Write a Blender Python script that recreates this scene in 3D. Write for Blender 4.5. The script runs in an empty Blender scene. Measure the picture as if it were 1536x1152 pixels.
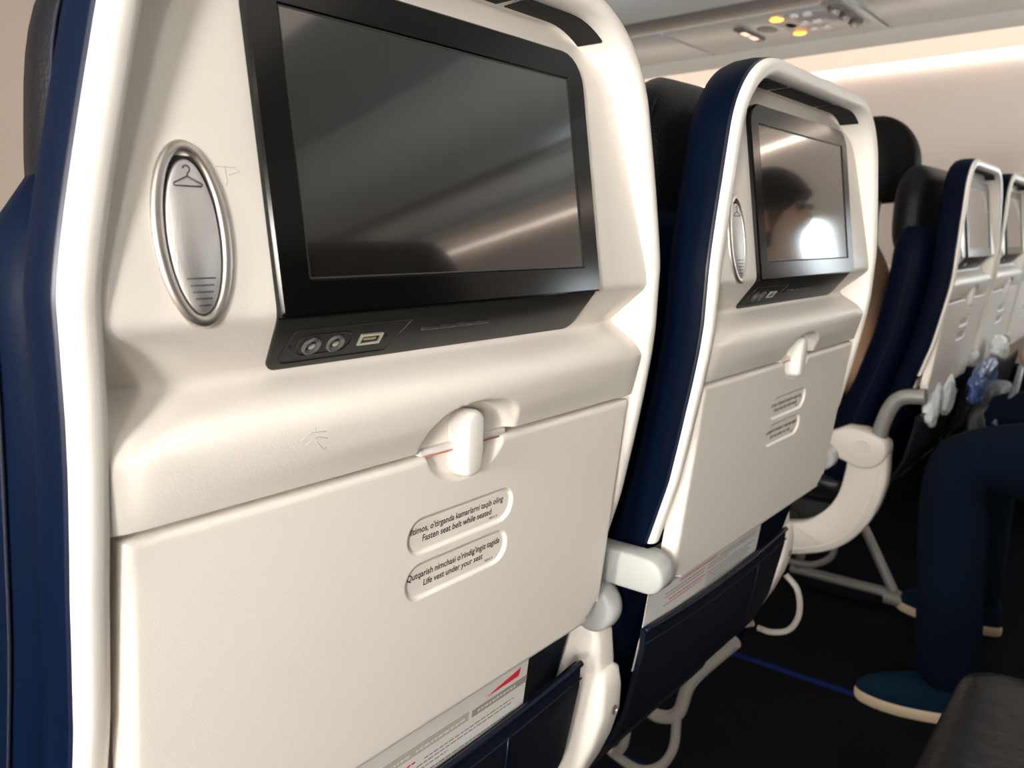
import bpy, bmesh, math, random
import numpy as np
from mathutils import Matrix, Vector
random.seed(7); rng = np.random.default_rng(7)
scn = bpy.context.scene
COL = scn.collection

# ------------------------------------------------------------------ camera
cam_d = bpy.data.cameras.new('camera'); cam = bpy.data.objects.new('camera', cam_d); COL.objects.link(cam)
cam_d.sensor_width = 36.0; cam_d.lens = 36.0 * 1215.0 / 1536.0
cam_d.clip_start = 0.01
M = Matrix(((0.63223019, 0.13561243, -0.76281994, 0.0),
            (-0.77478061, 0.11066136, -0.62247014, 0.0),
            (0.0, 0.98456251, 0.17503333, 1.0),
            (0, 0, 0, 1)))
cam.matrix_world = M
cam_d.dof.use_dof = True; cam_d.dof.focus_distance = 0.53; cam_d.dof.aperture_fstop = 12.0
scn.camera = cam
# ------------------------------------------------------------------ world, exposure, large lights
w = bpy.data.worlds.new('world'); scn.world = w; w.use_nodes = True
w.node_tree.nodes['Background'].inputs[0].default_value = (0.75, 0.82, 0.9, 1)
w.node_tree.nodes['Background'].inputs[1].default_value = 0.4
scn.view_settings.view_transform = 'Standard'; scn.view_settings.look = 'None'
scn.view_settings.gamma = 1.0; scn.view_settings.use_curve_mapping = False
scn.view_settings.exposure = 0.17
WINDOW_L = 118.0      # daylight in the near (left) windows
WINDOW_R = 9.0
STRIP = 1.15         # cove light strips
def area(name, loc, rot, sx, sy, e, col):
    l = bpy.data.lights.new(name, 'AREA'); l.shape = 'RECTANGLE'; l.size = sx; l.size_y = sy; l.energy = e; l.color = col
    o = bpy.data.objects.new(name, l); COL.objects.link(o); o.location = loc; o.rotation_euler = rot; return o
# long ceiling wash lamp over the aisle
area('ceiling_lamp', (1.5, 0.2, 2.16), (0, 0, 0), 0.5, 5.0, 7.5, (1.0, 0.83, 0.64))

# ------------------------------------------------------------------ materials
def mat(name, col, rough=0.5, metal=0.0, bump=0.0, scale=200.0, kind='noise', vary=0.0, coat=0.0, emit=None, estr=0.0, spec=0.5, stretch=None, bdist=0.001):
    m = bpy.data.materials.new(name); m.use_nodes = True; nt = m.node_tree; b = nt.nodes['Principled BSDF']
    b.inputs['Base Color'].default_value = (*col, 1); b.inputs['Roughness'].default_value = rough
    b.inputs['Metallic'].default_value = metal; b.inputs['Specular IOR Level'].default_value = spec
    b.inputs['Coat Weight'].default_value = coat
    if emit: b.inputs['Emission Color'].default_value = (*emit, 1); b.inputs['Emission Strength'].default_value = estr
    if bump or vary or stretch:
        tc = nt.nodes.new('ShaderNodeTexCoord'); mp = nt.nodes.new('ShaderNodeMapping')
        nt.links.new(tc.outputs['Object'], mp.inputs[0])
        if stretch: mp.inputs['Scale'].default_value = stretch
        if kind == 'voronoi':
            t = nt.nodes.new('ShaderNodeTexVoronoi'); t.inputs['Scale'].default_value = scale; out = t.outputs['Distance']
        else:
            t = nt.nodes.new('ShaderNodeTexNoise'); t.inputs['Scale'].default_value = scale; t.inputs['Detail'].default_value = 3; out = t.outputs['Fac']
        nt.links.new(mp.outputs[0], t.inputs['Vector'])
        if bump:
            bn = nt.nodes.new('ShaderNodeBump'); bn.inputs['Strength'].default_value = bump; bn.inputs['Distance'].default_value = bdist
            nt.links.new(out, bn.inputs['Height']); nt.links.new(bn.outputs[0], b.inputs['Normal'])
        if vary:
            t2 = nt.nodes.new('ShaderNodeTexNoise'); t2.inputs['Scale'].default_value = 9; t2.inputs['Detail'].default_value = 4
            nt.links.new(mp.outputs[0], t2.inputs['Vector'])
            mx = nt.nodes.new('ShaderNodeMix'); mx.data_type = 'RGBA'
            mx.inputs[6].default_value = (*[c * (1 - vary) for c in col], 1); mx.inputs[7].default_value = (*[min(1, c * (1 + vary)) for c in col], 1)
            nt.links.new(t2.outputs['Fac'], mx.inputs[0]); nt.links.new(mx.outputs[2], b.inputs['Base Color'])
    return m
CREAM = mat('cream_plastic', (0.80, 0.755, 0.69), 0.42, bump=0.12, scale=900, vary=0.03)
RIMM = mat('cream_rim_plastic', (0.83, 0.79, 0.73), 0.36, vary=0.02)
TABLEM = mat('cream_grained_plastic', (0.82, 0.775, 0.71), 0.48, bump=0.16, scale=1100, vary=0.03)
WHITEP = mat('white_plastic', (0.80, 0.77, 0.72), 0.38)
LABELM = mat('placard_white', (0.86, 0.805, 0.73), 0.5)
INK = mat('black_ink', (0.02, 0.02, 0.022), 0.6)
GREYINK = mat('pencil_grey', (0.42, 0.38, 0.34), 0.8)
REDINK = mat('red_ink', (0.75, 0.03, 0.05), 0.5)
TAUPEINK = mat('taupe_ink', (0.36, 0.33, 0.27), 0.5)
LINEINK = mat('grey_print', (0.26, 0.25, 0.23), 0.6)
PAPER = mat('card_paper', (0.78, 0.77, 0.74), 0.35)
NAVY = mat('navy_leather', (0.0009, 0.0033, 0.0115), 0.48, bump=0.12, scale=420, kind='voronoi', vary=0.15, spec=0.035)
NAVYD = mat('navy_fabric', (0.0022, 0.0036, 0.0095), 0.7, bump=0.3, scale=900, spec=0.2)
BLACKL = mat('black_leather', (0.0016, 0.0018, 0.0035), 0.42, bump=0.30, scale=420, kind='voronoi', vary=0.2, bdist=0.001, spec=0.16)
CUSHM = mat('creased_black_leather', (0.0025, 0.0028, 0.0045), 0.36, bump=0.6, scale=22, vary=0.3, bdist=0.006, spec=0.28)
THREAD = mat('thread', (0.008, 0.010, 0.022), 0.7, spec=0.2)
PIPING = mat('navy_piping', (0.003, 0.006, 0.018), 0.4, spec=0.3)
BEZEL = mat('black_gloss_bezel', (0.003, 0.003, 0.003), 0.13, spec=0.30)
SCREEN = mat('dark_glass_screen', (0.010, 0.009, 0.007), 0.085, spec=1.0, coat=0.7)
BLACKP = mat('black_plastic', (0.008, 0.008, 0.007), 0.42, bump=0.1, scale=1500)
DARK = mat('dark_gap', (0.006, 0.006, 0.006), 0.8)
STEEL = mat('brushed_steel', (0.78, 0.75, 0.73), 0.5, metal=1.0, bump=0.35, scale=60, stretch=(26, 26, 0.8), bdist=0.0004)
STEELR = mat('satin_steel_ring', (0.68, 0.63, 0.58), 0.38, metal=1.0)
GREYP = mat('grey_plastic', (0.43, 0.44, 0.43), 0.38)
GREYM = mat('grey_metal', (0.29, 0.285, 0.27), 0.4, metal=0.3)
CARPET = mat('dark_carpet', (0.0032, 0.0034, 0.0065), 0.95, spec=0.1, bump=0.8, scale=500, vary=0.5, bdist=0.004)
STRIPEM = mat('blue_stripe', (0.003, 0.014, 0.085), 0.8, spec=0.1, bump=0.5, scale=600)
WALLM = mat('wall_panel', (0.84, 0.735, 0.675), 0.6, bump=0.05, scale=300)
CEILM = mat('ceiling_panel', (0.74, 0.81, 0.84), 0.28)
PSUM = mat('service_panel_grey', (0.60, 0.68, 0.70), 0.32)
PSUD = mat('service_panel_dark', (0.16, 0.15, 0.14), 0.5)
STRIPL = mat('strip_lens', (0.4, 0.36, 0.32), 0.5, emit=(1.0, 0.75, 0.58), estr=STRIP * 0.62)
STRIPB = mat('strip_tube', (0.9, 0.85, 0.8), 0.5, emit=(1.0, 0.85, 0.72), estr=STRIP * 4.0)
ORANGE = mat('amber_lamp', (0.9, 0.4, 0.1), 0.4, emit=(1.0, 0.36, 0.05), estr=3.0)
SIGNL = mat('lit_sign', (0.8, 0.5, 0.4), 0.4, emit=(1.0, 0.55, 0.42), estr=1.6)
PANEL_ = mat('window_daylight_left', (0.9, 0.9, 0.9), 0.5, emit=(1.0, 0.94, 0.87), estr=WINDOW_L)
PANEH = mat('window_fill_glow', (0.9, 0.9, 0.9), 0.5, emit=(1.0, 0.93, 0.85), estr=WINDOW_L * 0.42)  # dimmer glowing pane, added as frontal fill for the nearest seatback
PANER = mat('window_daylight_right', (0.9, 0.9, 0.9), 0.5, emit=(0.86, 0.96, 1.0), estr=WINDOW_R)
SKIN = mat('skin', (0.42, 0.24, 0.16), 0.5)
HAIR = mat('black_hair', (0.0025, 0.002, 0.002), 0.6, spec=0.12, bump=0.6, scale=180, stretch=(1, 1, 0.2))
SHIRT = mat('brown_shirt', (0.48, 0.29, 0.175), 0.85, bump=0.4, scale=120, vary=0.2)
TROUSER = mat('navy_trousers', (0.0018, 0.0055, 0.0135), 0.95, spec=0.1, bump=0.4, scale=300, vary=0.2)
SLEEVE = mat('beige_sleeve', (0.42, 0.29, 0.22), 0.85, vary=0.1)
SUEDE = mat('navy_suede', (0.004, 0.017, 0.034), 0.95, spec=0.1, bump=0.4, scale=500)
SOLE = mat('cream_sole', (0.70, 0.56, 0.40), 0.6)
PLASTICW = mat('crumpled_white_plastic', (0.72, 0.76, 0.78), 0.2, bump=0.8, scale=60, bdist=0.004)
BLUEBAG = mat('blue_wrapper', (0.05, 0.09, 0.22), 0.25, bump=0.8, scale=70, bdist=0.004, vary=0.6)
BAGD = mat('charcoal_bag', (0.012, 0.013, 0.016), 0.6, bump=0.4, scale=300)

# ------------------------------------------------------------------ mesh helpers
def link(name, me, m, parent=None, smooth=True):
    if m is not None and not me.materials: me.materials.append(m)
    if smooth:
        me.polygons.foreach_set('use_smooth', [True] * len(me.polygons))
    o = bpy.data.objects.new(name, me); COL.objects.link(o)
    if parent is not None: o.parent = parent
    return o
def mesh(name, v, f, m, parent=None, smooth=True, angle=None):
    me = bpy.data.meshes.new(name); me.from_pydata([tuple(map(float, p)) for p in v], [], f)
    bm = bmesh.new(); bm.from_mesh(me); bmesh.ops.recalc_face_normals(bm, faces=bm.faces); bm.to_mesh(me); bm.free()
    o = link(name, me, m, parent, smooth)
    if smooth and angle: me.set_sharp_from_angle(angle=math.radians(angle))
    return o
class MB:
    def __init__(s): s.v = []; s.f = []
    def add(s, v, f):
        n = len(s.v); s.v += [tuple(p) for p in v]; s.f += [tuple(i + n for i in q) for q in f]; return s
    def stack(s, loops, cap0=True, cap1=True, closed=True):
        n = len(loops[0]); v = [p for L in loops for p in L]; f = []
        for k in range(len(loops) - 1):
            for i in range(n if closed else n - 1):
                j = (i + 1) % n; f.append((k * n + i, k * n + j, (k + 1) * n + j, (k + 1) * n + i))
        if cap0: f.append(tuple(range(n))[::-1])
        if cap1: f.append(tuple(range((len(loops) - 1) * n, len(loops) * n)))
        return s.add(v, f)
    def tube(s, pts, r, seg=10, caps=True):
        pts = [Vector(p) for p in pts]; n = len(pts); rs = r if isinstance(r, (list, tuple)) else [r] * n
        loops = []; up = None
        for i in range(n):
            t = (pts[min(i + 1, n - 1)] - pts[max(i - 1, 0)]).normalized()
            if up is None: up = t.orthogonal().normalized()
            up = (up - t * up.dot(t)); up = up.normalized() if up.length > 1e-6 else t.orthogonal().normalized()
            b = t.cross(up)
            loops.append([pts[i] + (up * math.cos(a) + b * math.sin(a)) * rs[i] for a in [2 * math.pi * k / seg for k in range(seg)]])
        return s.stack(loops, caps, caps)
    def rbox(s, c, h, r=0.004, seg=3, mtx=None):
        # rounded box by stacking rounded rectangles
        hx, hy, hz = h; r = min(r, hx * .99, hy * .99, hz * .99); loops = []
        st = [(hz - r + r * math.sin(a), r - r * math.cos(a)) for a in [k * math.pi / 2 / seg for k in range(seg + 1)]]
        prof = [(-z, i) for z, i in st[::-1]] + st
        for z, ins in prof:
            L = rrect(-hx + ins, hx - ins, -hy + ins, hy - ins, max(r - ins, 1e-5), seg)
            loops.append([(x, y, z) for x, y in L])
        out = []
        for L in loops:
            Q = []
            for p in L:
                p = Vector(p)
                if mtx is not None: p = mtx @ p
                Q.append(p + Vector(c))
            out.append(Q)
        return s.stack(out)
    def build(s, name, m, parent=None, smooth=True, angle=None): return mesh(name, s.v, s.f, m, parent, smooth, angle)
def rrect(x0, x1, y0, y1, r, seg=6):
    rs = r if isinstance(r, (list, tuple)) else [r] * 4     # order: (x1,y1) (x0,y1) (x0,y0) (x1,y0)
    out = []
    for (cx, cy, a0, rr) in ((x1 - rs[0], y1 - rs[0], 0, rs[0]), (x0 + rs[1], y1 - rs[1], 90, rs[1]), (x0 + rs[2], y0 + rs[2], 180, rs[2]), (x1 - rs[3], y0 + rs[3], 270, rs[3])):
        for k in range(seg + 1):
            a = math.radians(a0 + 90 * k / seg); out.append((cx + rr * math.cos(a), cy + rr * math.sin(a)))
    return out
def bez(pts, n=40):                                         # Catmull-Rom through points
    P = [Vector(p) for p in pts]; P = [P[0] * 2 - P[1]] + P + [P[-1] * 2 - P[-2]]; out = []
    segs = len(P) - 3
    for i in range(segs):
        for k in range(max(2, n // segs)):
            t = k / max(2, n // segs); a, b, c, d = P[i:i + 4]
            out.append(0.5 * ((2 * b) + (c - a) * t + (2 * a - 5 * b + 4 * c - d) * t * t + (3 * b - a - 3 * c + d) * t ** 3))
    out.append(P[-2]); return out
def interp(tab, z): return np.interp(z, [t[0] for t in tab], [t[1] for t in tab])
def smooth01(t): t = np.clip(t, 0, 1); return t * t * (3 - 2 * t)
def empty(name, loc=(0, 0, 0), rz=0.0):
    o = bpy.data.objects.new(name, None); COL.objects.link(o); o.location = loc; o.rotation_euler = (0, 0, rz); o.empty_display_size = 0.05; return o
def tag(o, label, cat, group=None):
    o['label'] = label; o['category'] = cat
    if group: o['group'] = group
    return o
def struct(o): o['kind'] = 'structure'; return o
KIDS = {}
def copy_tree(root, parent=None):
    c = root.copy(); COL.objects.link(c)
    if parent is not None: c.parent = parent
    for ch in [x for x in list(root.children)]: copy_tree(ch, c)
    return c

# ------------------------------------------------------------------ the cabin
WX0, WX1, YF, YR, CZ = -1.05, 3.50, 3.6, -3.2, 2.2
def box(name, x0, x1, y0, y1, z0, z1, m, parent=None):
    return MB().rbox(((x0 + x1) / 2, (y0 + y1) / 2, (z0 + z1) / 2), ((x1 - x0) / 2, (y1 - y0) / 2, (z1 - z0) / 2), 0.002, 1).build(name, m, parent, False)
floor = struct(box('floor', WX0, WX1, YR, YF, -0.05, 0.0, CARPET))
for x in (1.25, 1.77): box('carpet_stripe', x - 0.009, x + 0.009, YR + .1, YF - .1, -0.002, 0.003, STRIPEM, floor)
struct(box('ceiling', WX0, WX1, YR, YF, CZ, CZ + 0.05, CEILM))
struct(box('wall_front', WX0, WX1, YF, YF + 0.05, 0, CZ, mat('bulkhead', (0.92, 0.78, 0.66), 0.6)))
struct(box('wall_rear', WX0, WX1, YR - 0.05, YR, 0, CZ, WALLM))
def sidewall(name, X, sgn):
    # curved wall panel profile (offset from X, z) going up to the light strip
    prof = [(-0.10, 0.0), (-0.03, 0.35), (0.0, 0.8), (0.0, 1.2), (-0.008, 1.45), (-0.02, 1.648)]
    prof = [(p[0], p[1]) for p in bez([(a, b, 0) for a, b in prof], 30)]
    mb = MB(); L0 = [(X + sgn * a, YR, z) for a, z in prof] + [(X + sgn * 0.06, YR, z) for a, z in prof[::-1]]
    L1 = [(x, YF, z) for x, y, z in L0]
    return struct(mb.stack([L0, L1]).build(name, WALLM, None, True, 40))
sidewall('wall_right', WX1, 1); sidewall('wall_left', WX0, -1)
LOWSHADE = mat('low_wall_shade', (0.006, 0.006, 0.009), 0.9, spec=0.1)  # near-black colour of added sheets that stand in for shade low on the walls
struct(box('low_shade_right', WX1 - .125, WX1 + .04, YR, YF, 0.0, .55, LOWSHADE)); struct(box('low_shade_left', WX0 - .04, WX0 + .125, YR, YF, 0.0, .35, LOWSHADE))
def window(idx, X, sgn, y, z, pm, g=0.0):
    fr = MB(); d = -sgn
    def R(ins, off): return [(X + d * off, y + a, z + b) for a, b in rrect(-0.135 - g + ins, 0.135 + g - ins, -0.185 - g + ins, 0.185 + g - ins, 0.10 - ins * .8, 8)]
    fr.stack([R(0, -0.004), R(0, 0.008), R(0.004, 0.012), R(0.016, 0.012), R(0.028, 0.001)], False, False)
    o = struct(fr.build('window_%d' % idx, WHITEP, None, True, 35))
    MB().stack([R(0.026, -0.002), R(0.026, 0.0035)]).build('window_pane', pm, o, False)
k = 1
for y in (-1.41, -0.88, -0.35, 0.18, 0.71): window(k, WX0, -1, y, 1.13, PANEL_ if y > -.5 else (PANEH if y > -1 else WALLM)); k += 1
for y in (-1.70, -1.17, -0.64, -0.11): window(k, WX1, 1, y, 1.13, PANER, .03); k += 1
for y in (0.42, 0.95, 1.48): window(k, WX1, 1, y, 1.06, WALLM); k += 1

def overhead(side):
    # side +1: right, -1: left.  strip, trim and bin run along the cabin
    X = WX1 if side > 0 else WX0; s = side; nm = 'right' if s > 0 else 'left'
    def ext(name, poly, m, parent=None, y0=YR, y1=YF, ang=30):
        L0 = [(X - s * a, y0, z) for a, z in poly]; L1 = [(x, y1, z) for x, y, z in L0]
        return MB().stack([L0, L1]).build(name, m, parent, True, ang)
    st = tag(empty('light_strip', (X - s * 0.03, 1.0, 1.65)), 'peach glowing cove light strip above the %s cabin wall' % ('far' if s > 0 else 'near left'), 'light strip')
    a = ext('lens', [(0.052, 1.737), (0.048, 1.668), (0.005, 1.668), (0.005, 1.737)], STRIPL, st)
    b = ext('light_tube', [(0.046, 1.667), (0.044, 1.652), (0.004, 1.650), (0.004, 1.667)], STRIPB, st)
    for o in (a, b): o.matrix_parent_inverse = Matrix.Translation(-Vector(st.location))
    t = struct(ext('trim_1' if s > 0 else 'trim_2', [(0.150, 1.772), (0.052, 1.735), (0.003, 1.738), (0.003, 1.80), (0.150, 1.80)], PSUM))
    bn = tag(empty('overhead_bin', (X - s * 0.5, 1.0, 1.78)), 'grey overhead luggage bin running above the %s seats' % ('far right' if s > 0 else 'near left'), 'luggage bin')
    p = [(0.003, 1.80)] + [(q[0], q[1]) for q in bez([(0.62, 1.772, 0), (0.80, 1.775, 0), (0.95, 1.81, 0), (1.05, 1.90, 0), (1.08, 2.02, 0), (1.05, 2.14, 0)], 25)] + [(0.95, 2.198), (0.003, 2.198)]
    o = ext('bin_body', p, CEILM, bn); o.matrix_parent_inverse = Matrix.Translation(-Vector(bn.location))
    o = ext('edge_rail', [(0.64, 1.772), (0.70, 1.760), (0.78, 1.764), (0.80, 1.776), (0.64, 1.79)], GREYM, bn); o.matrix_parent_inverse = Matrix.Translation(-Vector(bn.location))
    return X
overhead(1); overhead(-1)
def service_panel(x0, x1, y0, y1, label, full):
    t = tag(empty('service_panel', ((x0 + x1) / 2, (y0 + y1) / 2, 1.772)), label, 'ceiling panel', 'overhead service panels')
    z0 = 0.0; hx = (x1 - x0) / 2; hy = (y1 - y0) / 2
    MB().rbox((0, 0, 0.006), (hx - 0.002, hy - 0.002, 0.008), 0.003, 2).build('panel', PSUM, t, True, 40)
    if full:
        cx, cy = (x0 + x1) / 2, (y0 + y1) / 2
        def disc(name, x, y, r, m, ry=None, h=0.006, m2=None):
            ry = ry or r
            L = lambda k, z: [(x - cx + r * k * math.cos(a), y - cy + ry * k * math.sin(a), z) for a in np.linspace(0, 2 * math.pi, 20, endpoint=False)]
            o = MB().stack([L(1, 0), L(1, -h * .6), L(.85, -h)]).build(name, m, t, True, 40)
            if m2: MB().stack([L(.55, -h), L(.5, -h * 1.6)]).build(name + '_center', m2, o, True, 40)
        MB().rbox((3.085 - cx, 1.10 - cy, -0.0035), (0.155, 0.13, 0.002), 0.0015, 1).build('lamp_plate', mat('lamp_plate_grey', (0.52, 0.52, 0.50), 0.35), t)
        disc('reading_lamp', 2.95, 1.20, 0.024, ORANGE, h=0.010); disc('reading_lamp', 3.187, 1.203, 0.024, ORANGE, h=0.010)
        for x in (2.94, 3.045, 3.145):
            for y in (1.135, 1.088): disc('button', x, y, 0.017, mat('button_white', (0.75, 0.78, 0.82), 0.25), h=0.012)
        disc('speaker_grille', 3.075, 1.285, 0.055, mat('grille', (0.30, 0.30, 0.29), 0.5), ry=0.035, h=0.004)
        disc('speaker_grille', 3.06, 1.19, 0.042, mat('grille2', (0.30, 0.30, 0.29), 0.5), ry=0.02, h=0.0055)
        MB().rbox((3.03, 0.985, 0) - np.array([cx, cy, 0.002]), (0.165, 0.035, 0.003), 0.002, 1).build('nozzle_plate', mat('nozzle_plate_grey', (0.40, 0.40, 0.38), 0.4), t)
        for x in (2.913, 3.018, 3.127): disc('air_nozzle', x, 0.984, 0.036, PSUD, ry=0.026, h=0.02, m2=GREYP)
        sg = MB().rbox((3.09 - cx, 1.36 - cy, -0.006), (0.11, 0.017, 0.005), 0.002, 1).build('sign_housing', PSUD, t)
        for x in (3.055, 3.13): MB().rbox((x - cx, 1.36 - cy, -0.0115), (0.028, 0.010, 0.0012), 0.0008, 1).build('lit_pictogram', SIGNL, sg)
    return t
service_panel(2.88, 3.35, 0.93, 1.62, 'grey overhead service panel with two amber lamps and air nozzles', True)
service_panel(2.88, 3.35, 1.63, 2.30, 'plain grey overhead panel just left of the amber lamps', False)
service_panel(2.88, 3.35, 2.31, 3.00, 'plain grey overhead panel farthest toward the cabin front', False)
service_panel(2.88, 3.35, 0.20, 0.92, 'plain grey overhead panel just right of the air nozzles', False)
service_panel(2.88, 3.35, -1.20, 0.19, 'plain grey overhead panel toward the rear, at the top right edge', False)

# ------------------------------------------------------------------ seat
YR_ = [(.36, .135), (.5, .098), (.6, .072), (.66, .055), (.73, .032), (.78, .016), (.83, .005), (.872, -.0035), (.905, -.0095), (.93, -.0125), (.98, -.0150), (1.05, -.0158), (1.09, -.0158), (1.18, -.016)]
W0_, Z0_, SL_, ZT_, RC_ = .2350, .9895, .244, 1.1705, .098
W_LOW = [(.36, .222), (.5, .226), (.65, .230), (.75, .233), (.85, .2350), (.9895, .2350)]
def half_outline(zb, d=0.0):                               # right half: side, taper, rounded corner, flat top
    c = math.sqrt(1 + SL_ * SL_); zc = ZT_ - RC_; xc = W0_ - SL_ * (zc - Z0_) - RC_ * c; a0 = math.atan(SL_)
    pts = [(float(interp(W_LOW, z)) - d, z) for z in np.linspace(zb, .975, 24)]
    x1, z1 = xc + (RC_ - d) * math.cos(a0), zc + (RC_ - d) * math.sin(a0)
    P0, P1, P2 = Vector((W0_ - d, .975)), Vector((W0_ - d, Z0_ + .004)), Vector((x1, z1))
    for t in np.linspace(0, 1, 14)[1:]: q = P0 * (1 - t) ** 2 + P1 * 2 * t * (1 - t) + P2 * t * t; pts.append((q.x, q.y))
    for a in np.linspace(a0, math.pi / 2, 22)[1:]: pts.append((xc + (RC_ - d) * math.cos(a), zc + (RC_ - d) * math.sin(a)))
    for x in np.linspace(xc, 0, 8)[1:]: pts.append((x, ZT_ - d))
    return pts
W_ = [(z, x) for x, z in half_outline(.36)]
def yr(z): return float(interp(YR_, z))
def ceil_z(x): P = [(a, b) for a, b in half_outline(.9, .0205) if b > 1.08]; P = P[::-1]; return float(np.interp(abs(x), [p[0] for p in P], [p[1] for p in P]))
def u_path(zb):
    r = half_outline(zb); return [(-x, z) for x, z in r] + [(x, z) for x, z in r[::-1]][1:]
def sweep_u(zb, section, closed):
    P = u_path(zb); n = len(P); loops = []
    for i, (x, z) in enumerate(P):
        a = P[max(i - 1, 0)]; b = P[min(i + 1, n - 1)]; tx, tz = b[0] - a[0], b[1] - a[1]; l = math.hypot(tx, tz); tx /= l; tz /= l
        nx, nz = tz, -tx                                   # inward
        loops.append([(x + nx * s, yr(z) + d, z + nz * s) for s, d in section])
    return loops
def yp(z):                                                 # upper back panel profile
    tab = [(.872, .0), (.8755, -.0015), (.885, -.004), (.900, -.0080), (.906, -.0092), (.912, -.0088), (.918, -.0062), (.929, .0095), (.9335, .0135), (.9355, .0135), (.962, -.0086), (.9645, -.0097), (.968, -.0096), (1.100, .0068), (1.120, .0095), (1.132, .0140), (1.144, .0210), (1.156, .0280), (1.165, .030)]
    return sum(interp(tab, z + d) * k for d, k in ((-.0032, .12), (-.0016, .22), (0, .32), (.0016, .22), (.0032, .12)))
def text_mesh(body, width, x0, z0, mapf):
    cu = bpy.data.curves.new('t', 'FONT'); cu.body = body; cu.size = 1.0; cu.resolution_u = 3; cu.offset = 0.017
    o = bpy.data.objects.new('t', cu); COL.objects.link(o)
    bpy.context.view_layer.update()
    me = bpy.data.meshes.new_from_object(o.evaluated_get(bpy.context.evaluated_depsgraph_get()))
    bpy.data.objects.remove(o); bpy.data.curves.remove(cu)
    v = np.array([p.co[:] for p in me.vertices]); sc = width / (v[:, 0].max() - v[:, 0].min()); v[:, 0] -= v[:, 0].min()
    f = [tuple(p.vertices) for p in me.polygons]; bpy.data.meshes.remove(me)
    return [mapf(x0 + p[0] * sc, z0 + p[1] * sc * 1.12) for p in v], f

def heightpanel(xs_of, zs, yfun, name, m, parent, wrap=0.02):
    n = len(xs_of(zs[0])); v = []; f = []
    for z in zs:
        xs = xs_of(z); ys = yfun(xs, np.full(n, z)); v += list(zip(xs, ys, np.full(n, z)))
    R = len(zs)
    for r in range(R - 1):
        for c in range(n - 1): f.append((r * n + c, r * n + c + 1, (r + 1) * n + c + 1, (r + 1) * n + c))
    # side walls going back
    ring = [c for c in range(n)] + [r * n + n - 1 for r in range(1, R)] + [(R - 1) * n + c for c in range(n - 2, -1, -1)] + [r * n for r in range(R - 2, 0, -1)]
    base = len(v)
    for i in ring: x, y, z = v[i]; v.append((x, wrap(x, z), z))
    k = len(ring)
    for i in range(k): j = (i + 1) % k; f.append((ring[i], ring[j], base + j, base + i))
    f.append(tuple(range(base, base + k)))
    return mesh(name, v, f, m, parent, True, 50)

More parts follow.
